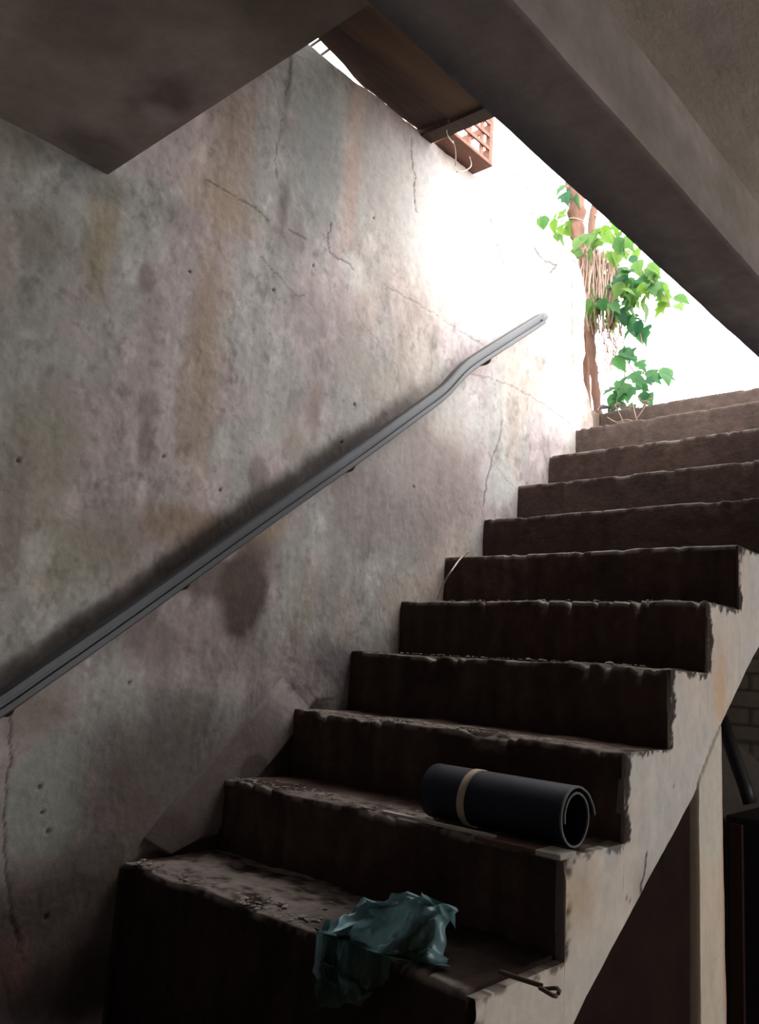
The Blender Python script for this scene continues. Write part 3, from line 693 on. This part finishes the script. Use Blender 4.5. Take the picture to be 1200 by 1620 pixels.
# ---------------------------------------------------------------- climbing vine at the top of the stairs
def vine():
    t = thing('climbing_vine', 'green leafy climbing vine with red-brown trunk at the top of the stairs', 'vine', (-.08, 2.42, ZG))
    Yv = 2.42
    def at(px): return px
    tr = [(-0.074, 2.420, 1.777), (-0.098, 2.420, 1.987), (-0.124, 2.420, 2.195), (-0.134, 2.430, 2.409), (-0.167, 2.430, 2.630), (-0.224, 2.430, 2.828), (-0.223, 2.420, 3.007), (-0.249, 2.420, 3.166), (-0.278, 2.420, 3.368)]
    sp = smooth_path(tr, 6); bm = bmesh.new()
    rad = [np.interp(k, [0, 8, 20, 26, 34, 48], [.022, .020, .030, .034, .046, .040])*(1+.18*math.sin(k*1.9)) for k in range(len(sp))]
    tube(bm, sp, rad, 12); obj('trunk', bm, M_bark, t, True)
    bm = bmesh.new()
    tube(bm, smooth_path([(-0.173, 2.500, 1.855), (-0.195, 2.500, 2.168), (-0.192, 2.500, 2.379), (-0.220, 2.500, 2.638)], 6), [.018]*19, 8)
    tube(bm, smooth_path([(-0.079, 2.400, 3.020), (-0.120, 2.400, 2.853), (-0.109, 2.400, 2.671), (-0.074, 2.420, 2.528)], 6), [.020]*19, 8)
    tube(bm, smooth_path([(-0.008, 2.460, 2.684), (-0.012, 2.450, 2.558), (-0.002, 2.450, 2.383), (-0.028, 2.450, 2.252)], 6), [.014]*19, 8)
    obj('side_trunk', bm, M_bark, t, True)
    # curtain of dry hanging roots
    bm = bmesh.new(); rnd = random.Random(3)
    A = Vector((-0.152, 2.400, 2.684)); B = Vector((0.027, 2.400, 2.561))
    for k in range(120):
        s = rnd.random(); top = A.lerp(B, s)+Vector((0, rnd.uniform(-.05, .05), rnd.uniform(-.04, .06)))
        L = rnd.uniform(.18, .46)*(1-.25*s); q = [top]
        for j in range(5): q.append(q[-1]+Vector((rnd.uniform(-.012, .012), rnd.uniform(-.01, .01), -L/5)))
        tube(bm, smooth_path(q, 2), rnd.uniform(.0018, .0055), 5)
    obj('hanging_roots', bm, M_root, t, True)
    bm = bmesh.new()
    for k in range(26):
        s = rnd.random(); q = [Vector((-0.068, 2.420, 2.251)).lerp(Vector((0.008, 2.420, 2.233)), s)+Vector((0, 0, rnd.uniform(-.05, .1)))]
        for j in range(5): q.append(q[-1]+Vector((rnd.uniform(-.035, .035), rnd.uniform(-.02, .02), rnd.uniform(-.09, -.01))))
        tube(bm, smooth_path(q, 3), rnd.uniform(.0012, .0026), 5)
    obj('loose_roots', bm, M_root, t, True)
    # leafy stems
    stems = [[(-0.143, 2.400, 2.933), (-0.015, 2.380, 2.767), (0.127, 2.360, 2.549), (0.250, 2.340, 2.373), (0.308, 2.330, 2.289), (0.332, 2.330, 2.232)],
             [(0.012, 2.400, 2.635), (0.068, 2.380, 2.473), (0.125, 2.370, 2.287), (0.163, 2.360, 2.176), (0.183, 2.360, 2.091)],
             [(0.006, 2.420, 2.369), (0.063, 2.400, 2.147), (0.074, 2.400, 2.013), (0.067, 2.400, 1.821)],
             [(0.063, 2.400, 2.081), (0.140, 2.380, 1.962), (0.208, 2.370, 1.946), (0.259, 2.360, 1.902)],
             [(-0.160, 2.400, 2.866), (-0.224, 2.380, 2.897), (-0.288, 2.360, 2.890), (-0.333, 2.350, 2.919)],
             [(-0.213, 2.400, 3.068), (-0.267, 2.380, 3.096), (-0.290, 2.360, 3.076)],
             [(-0.123, 2.420, 2.333), (-0.096, 2.400, 2.405), (-0.051, 2.380, 2.430)],
             [(0.256, 2.380, 2.034), (0.223, 2.370, 1.990), (0.184, 2.360, 1.947)]]
    bm = bmesh.new()
    for s_ in stems: tube(bm, smooth_path(s_, 5), .0030, 6)
    obj('stems', bm, M_root, t, True)
    # leaves
    V = []; F = []; Cc = []
    def leaf(c, d, nrm, L, col, lobed):
        d = d.normalized(); s = d.cross(nrm).normalized(); u = s.cross(d)
        if lobed: outline = [(0, .0), (.10, .30), (.34, .46), (.36, .26), (.62, .30), (.66, .15), (1.0, 0)]
        else: outline = [(0, .0), (.12, .20), (.32, .33), (.55, .28), (.78, .14), (.92, .05), (1.0, 0)]
        b = len(V); n = len(outline)
        for (a, w) in outline:
            V.append(c+d*L*a-u*L*.30*a*a)                                   # midrib droops
            Cc.append(col*0.8)
        for sg in (-1, 1):
            for (a, w) in outline:
                V.append(c+d*L*a-u*L*(.30*a*a-.18*w)+s*sg*w*L); Cc.append(col)
        for sg in (0, 1):
            o2 = b+n*(1+sg)
            for k in range(n-1): F.append((b+k, b+k+1, o2+k+1, o2+k) if sg else (b+k, o2+k, o2+k+1, b+k+1))
    cl = [((-0.262, 2.360, 3.059), 3, 14, 1), ((-0.290, 2.350, 2.894), 7, 18, 0), ((-0.355, 2.360, 2.942), 2, 8, 0), ((-0.088, 2.360, 2.711), 7, 20, 0), ((0.006, 2.360, 2.740), 6, 16, 0),
          ((0.076, 2.360, 2.615), 5, 16, 0), ((0.132, 2.350, 2.493), 8, 20, 1), ((0.083, 2.350, 2.439), 6, 14, 1), ((0.202, 2.340, 2.452), 6, 16, 0), ((0.255, 2.330, 2.352), 5, 12, 0),
          ((0.312, 2.320, 2.291), 3, 8, 0), ((0.150, 2.350, 2.355), 8, 18, 0), ((-0.050, 2.360, 2.388), 6, 12, 0), ((0.080, 2.360, 2.294), 5, 12, 1), ((0.174, 2.350, 2.196), 5, 12, 1),
          ((0.088, 2.370, 2.082), 4, 10, 1), ((0.172, 2.360, 1.950), 5, 14, 1), ((0.241, 2.360, 1.911), 3, 10, 1), ((0.075, 2.380, 1.910), 6, 10, 1), ((0.070, 2.380, 1.828), 4, 8, 1), ((0.182, 2.380, 1.843), 2, 6, 1), ((-0.015, 2.380, 2.325), 3, 10, 0), ((-0.184, 2.400, 2.340), 3, 8, 1)]
    for (c, n, rpx, shade) in cl:
        r = rpx*.0031
        for k in range(int(n*1.5)):
            q = Vector(c)+Vector((rnd.gauss(0, r*.75), rnd.gauss(0, .05), rnd.gauss(0, r*.7)))
            d = Vector((rnd.uniform(-.5, .8), rnd.uniform(-.7, .3), rnd.uniform(-1.2, -.1)))
            nn = Vector((rnd.uniform(-.5, .5), rnd.uniform(-1, -.2), rnd.uniform(.2, 1)))
            g = rnd.random()
            col = np.array((.050, .150, .035))*(1-g)+np.array((.16, .30, .035))*g
            if shade: col = np.array((.022, .100, .045))*(1-g)+np.array((.06, .19, .05))*g
            leaf(q, d, nn, rnd.uniform(.070, .115), col, rnd.random() < .5)
    pydata('foliage', V, F, M_leaf, t, True, np.array(Cc))
vine()

# ---------------------------------------------------------------- small things by the top steps
def top_bits():
    rnd = random.Random(11)
    bm = bmesh.new(); c = Vector((0.003, 2.330, 1.780)); 
    pr = [(-.035, 0, .012), (-.02, .012, .03), (.0, .01, .022), (.03, .0, .008), (.045, -.01, .0), (.01, -.02, .004), (-.02, -.022, 0)]
    lo = [bm.verts.new(c+Vector(q)) for q in pr]; hi = [bm.verts.new(c+Vector(q)*.8+Vector((0, .004, .016))) for q in pr]
    bm.faces.new(lo[::-1]); bm.faces.new(hi)
    for k in range(7): bm.faces.new((lo[k], lo[(k+1) % 7], hi[(k+1) % 7], hi[k]))
    o = obj('plastic_scrap', bm, M_black); tag(o, 'small black plastic scrap lying at the foot of the vine', 'scrap'); settle(o)
    bm = bmesh.new()
    for k in range(26):
        x = rnd.uniform(.03, .26); q = [Vector((x, 10*T+rnd.uniform(.0, .05), ZG+.006+rnd.uniform(0, .012)))]
        for j in range(3): q.append(q[-1]+Vector((rnd.uniform(-.03, .04), rnd.uniform(-.03, .02), rnd.uniform(-.004, .012))))
        tube(bm, smooth_path(q, 3), rnd.uniform(.0012, .0024), 5)
    for pts in ([(0.087, 2.275, 1.782), (0.121, 2.272, 1.714), (0.148, 2.270, 1.642), (0.142, 2.270, 1.609)], [(0.175, 2.275, 1.780), (0.191, 2.270, 1.718), (0.210, 2.270, 1.654), (0.213, 2.270, 1.594)],
                [(0.243, 2.275, 1.757), (0.215, 2.270, 1.714), (0.188, 2.270, 1.679), (0.155, 2.270, 1.617)], [(0.049, 2.275, 1.726), (0.100, 2.270, 1.692), (0.147, 2.270, 1.697), (0.204, 2.270, 1.677)]):
        tube(bm, smooth_path(pts, 4), .0024, 5)
    o = obj('dry_roots', bm, M_root, None, True); tag(o, 'tangle of dry roots spilling over the edge of the top step', 'roots', kind='stuff'); settle(o)
    bm = bmesh.new(); tube(bm, smooth_path([(0.165, 0.905, 0.726), (0.182, 0.915, 0.783), (0.202, 0.930, 0.826), (0.103, 1.100, 0.886), (0.111, 1.140, 0.918)], 4), .0028, 6)
    o = obj('dry_twig', bm, M_twig, None, True); tag(o, 'thin pale dry twig leaning on a step beside the left wall', 'twig'); settle(o)
    bm = bmesh.new(); tube(bm, smooth_path([(1.013, 0.050, 0.012), (1.054, 0.044, 0.014), (1.083, 0.046, 0.014)]+[(1.094, 0.052, 0.012)], 4), .004, 6)
    c = Vector((1.111, 0.044, 0.012)); tube(bm, [c+Vector((.016*math.cos(k*.55), .013*math.sin(k*.55), .003*math.sin(k))) for k in range(12)], .0035, 6)
    o = obj('wire_hook', bm, M_bracket, None, True); tag(o, 'rusty wire hook with a looped end on the lowest step edge', 'hook'); settle(o)
top_bits()

# crumbs and flakes of cement on the lower treads
def crumbs(i, n, x0, x1, seed, label):
    rnd = random.Random(seed); bm = bmesh.new()
    for k in range(n):
        x = rnd.uniform(x0, x1); y = i*T+abs(rnd.gauss(0, .035))+.004-(.04 if i == 0 else 0); s = rnd.uniform(.0014, .0048)
        if rnd.random() < .08: s *= 2
        r = bmesh.ops.create_icosphere(bm, subdivisions=1, radius=s)
        M_ = Matrix.Rotation(rnd.uniform(0, 6), 3, 'Z')
        for v in r['verts']:
            q = M_ @ Vector((v.co.x*rnd.uniform(.8, 1.9), v.co.y*rnd.uniform(.7, 1.2), v.co.z*rnd.uniform(.25, .5)))
            v.co = q+Vector((x, y, step_top(i)+s*.3+.0015))
    o = obj('cement_crumbs', bm, M_debris); tag(o, label, 'rubble', kind='stuff'); settle(o)
crumbs(0, 260, .02, .62, 21, 'cement crumbs scattered over the lowest tread left of the bag')
crumbs(1, 230, .03, .75, 22, 'cement crumbs along the tread that carries the rolled mat')
crumbs(2, 240, .03, .95, 23, 'cement crumbs along the tread just above the rolled mat')
crumbs(3, 120, .03, .95, 24, 'cement crumbs along the second tread above the rolled mat')
crumbs(4, 90, .03, .95, 25, 'cement crumbs along the third tread above the rolled mat')

# ---------------------------------------------------------------- rolled mat, laths, bag
def mat_roll():
    R0 = .0545; c = Vector((0, .287, 1*RZ+R0+.006))
    t = thing('rolled_mat', 'dark navy rubber mat rolled up with a beige tape band', 'rolled mat', (.86, c.y, RZ+.006))
    x0, x1 = .675, 1.018; th = .0034
    n = 150; path = []
    for k in range(n+1):                            # loose flap at the right, one full turn, inner lap ending at the left
        a = 555*k/n
        r = R0*float(np.interp(a, [0, 25, 60, 100, 290, 360, 420, 555], [1.42, 1.22, 1.05, 1.0, 1.0, .93, .82, .76]))
        g = math.radians(a-2); path.append((c.y+r*math.cos(g), c.z+r*math.sin(g)))
    bm = bmesh.new(); nx = 12; rows = []
    for (y, z) in path: rows.append(y)
    P = [Vector((0, y, z)) for y, z in path]; outer = []; inner = []
    for k in range(len(P)):
        d = (P[min(k+1, len(P)-1)]-P[max(k-1, 0)]).normalized(); nn = Vector((0, -d.z, d.y))
        outer.append(P[k]+nn*th/2); inner.append(P[k]-nn*th/2)
    def ring(x, L): return [bm.verts.new(Vector((x+.0, q.y, q.z))) for q in L]
    oa = [ring(x0+(x1-x0)*j/nx, outer) for j in range(nx+1)]; ia = [ring(x0+(x1-x0)*j/nx, inner) for j in range(nx+1)]
    for j in range(nx):
        for k in range(len(P)-1):
            bm.faces.new((oa[j][k], oa[j+1][k], oa[j+1][k+1], oa[j][k+1])); bm.faces.new((ia[j][k], ia[j][k+1], ia[j+1][k+1], ia[j+1][k]))
    for k in range(len(P)-1):
        bm.faces.new((oa[0][k], oa[0][k+1], ia[0][k+1], ia[0][k]))
    obj('sheet', bm, M_rubber, t, True)
    bm = bmesh.new()
    a_ = ring(x1+.0006, [q+(q-p_).normalized()*.0004 for q, p_ in zip(outer, inner)]); b_ = ring(x1+.0006, [p_+(p_-q).normalized()*.0004 for q, p_ in zip(outer, inner)])
    a2 = ring(x1-.003, [q+(q-p_).normalized()*.0004 for q, p_ in zip(outer, inner)]); b2 = ring(x1-.003, [p_+(p_-q).normalized()*.0004 for q, p_ in zip(outer, inner)])
    for k in range(len(P)-1):
        bm.faces.new((a_[k], a_[k+1], b_[k+1], b_[k])); bm.faces.new((a_[k], a2[k], a2[k+1], a_[k+1])); bm.faces.new((b_[k], b_[k+1], b2[k+1], b2[k]))
    o = obj('cut_edge', bm, M_rim, t); o['label'] = 'pale grey spiral cut edge'
    bm = bmesh.new(); xb = .775; rr = []
    for x in (xb, xb+.0005, xb+.017, xb+.0175):
        rr.append([bm.verts.new((x+.004*math.sin(a), c.y+(R0+(.0044 if xb < x < xb+.0175 else .0018))*math.cos(a), c.z+(R0+(.0044 if xb < x < xb+.0175 else .0018))*math.sin(a))) for a in np.linspace(0, 2*math.pi, 48, endpoint=False)])
    for j in range(3):
        for k in range(48): bm.faces.new((rr[j][k], rr[j][(k+1) % 48], rr[j+1][(k+1) % 48], rr[j+1][k]))
    o = obj('tape_band', bm, M_tape, t, True); o['label'] = 'beige tape band'
mat_roll()
def laths():
    bm = bmesh.new(); obox(bm, (.60, .203, RZ+.010), (.885, .212, RZ+.008), .014, .006, jit=.1, cuts=8)
    o = obj('pale_lath', bm, M_lath); tag(o, 'thin pale lath lying on the step edge left of the rolled mat', 'lath'); settle(o)
    t = thing('short_board', 'short red-brown board with a pale end under the rolled mat', 'board', (.96, .225, RZ+.001))
    bm = bmesh.new(); box(bm, (.845, .196, RZ-.004), (.985, .255, RZ+.006), .002); obj('board', bm, M_redwood, t)
    bm = bmesh.new(); box(bm, (.9855, .194, RZ-.005), (1.040, .254, RZ+.006), .002); o = obj('pale_end', bm, M_lath, t); o['label'] = 'pale bare end'
laths()
def bag():
    # crumpled film: body heaped on the tread, loose mouth hanging over the nosing
    n, m = 120, 110
    U, Vv = np.meshgrid(np.linspace(0, 1, n), np.linspace(0, 1, m), indexing='ij')
    # guide points: rows run from the back of the tread down over the nosing
    back = [(0.782, -0.128, 0.045), (0.775, 0.008, 0.055), (0.852, 0.079, 0.070), (0.888, 0.095, 0.040)]
    mid = [(0.666, -0.045, -0.023), (0.750, -0.020, 0.005), (0.860, 0.000, 0.019), (0.923, 0.030, 0.029)]
    low = [(0.711, -0.075, -0.100), (0.812, -0.078, -0.069), (0.860, -0.055, -0.016), (0.939, 0.000, 0.007)]
    def ip(rowpts, u):
        k = np.linspace(0, 1, len(rowpts)); return np.stack([np.interp(u, k, [q[d] for q in rowpts]) for d in range(3)], -1)
    B, Mi, L = ip(back, U), ip(mid, U), ip(low, U); v = Vv[..., None]
    Pq = np.where(v < .5, B*(1-2*v)+Mi*(2*v), Mi*(2-2*v)+L*(2*v-1))
    Pq[..., 2] += .045*np.sin(np.pi*np.clip(Vv*1.4, 0, 1))*(.4+.9*U)
    a, b = U*7, Vv*7
    def ridge(a, b, s): return 1-np.abs(2*vn(a, b, s)-1)
    h = .040*(ridge(a*.55+1.2*vn(a, b, 3001), b*.6, 3002)-.5)+.018*(ridge(a*1.1+b*.6, b*.9, 3003)-.6)+.005*(ridge(a*3+b*2, b*2-a, 3004)-.5)
    edge = np.minimum(np.minimum(U, 1-U), np.minimum(Vv, 1-Vv)); h = h*sst(0, .12, edge)
    Pq[..., 2] += h*.9; Pq[..., 1] -= h*.7; Pq[..., 0] += .012*(vn(a*2, b*2, 3005)-.5)+.020*(vn(b*2.2, a*0+3, 3006)-.5)*(1-2*np.minimum(1, edge*8))
    Pq[..., 2] += .014*(vn(a*2.4, b*0+1, 3007)-.5)*sst(.85, 1, Vv)
    V = Pq.reshape(-1, 3)
    V[:, 2] = np.where(V[:, 1] > -.055, np.maximum(V[:, 2], .012), V[:, 2])
    k = sst(.35, .62, vn(a*.8+U*3, b*.8, 3010)*.5+.5*(1-Vv)+.12*U)[..., None]
    c = np.array((.016, .045, .032))*(1-k)+np.array((.15, .28, .31))*k
    c = c*(1+.4*(ridge(a*1.1+b*.6, b*.9, 3003)-.5))[..., None]
    o = pydata('plastic_bag', V, grid_faces(n, m), M_bag, None, True, c.reshape(-1, 3))
    tag(o, 'crumpled teal plastic bag lying over the edge of the lowest step', 'plastic bag'); settle(o)
bag()
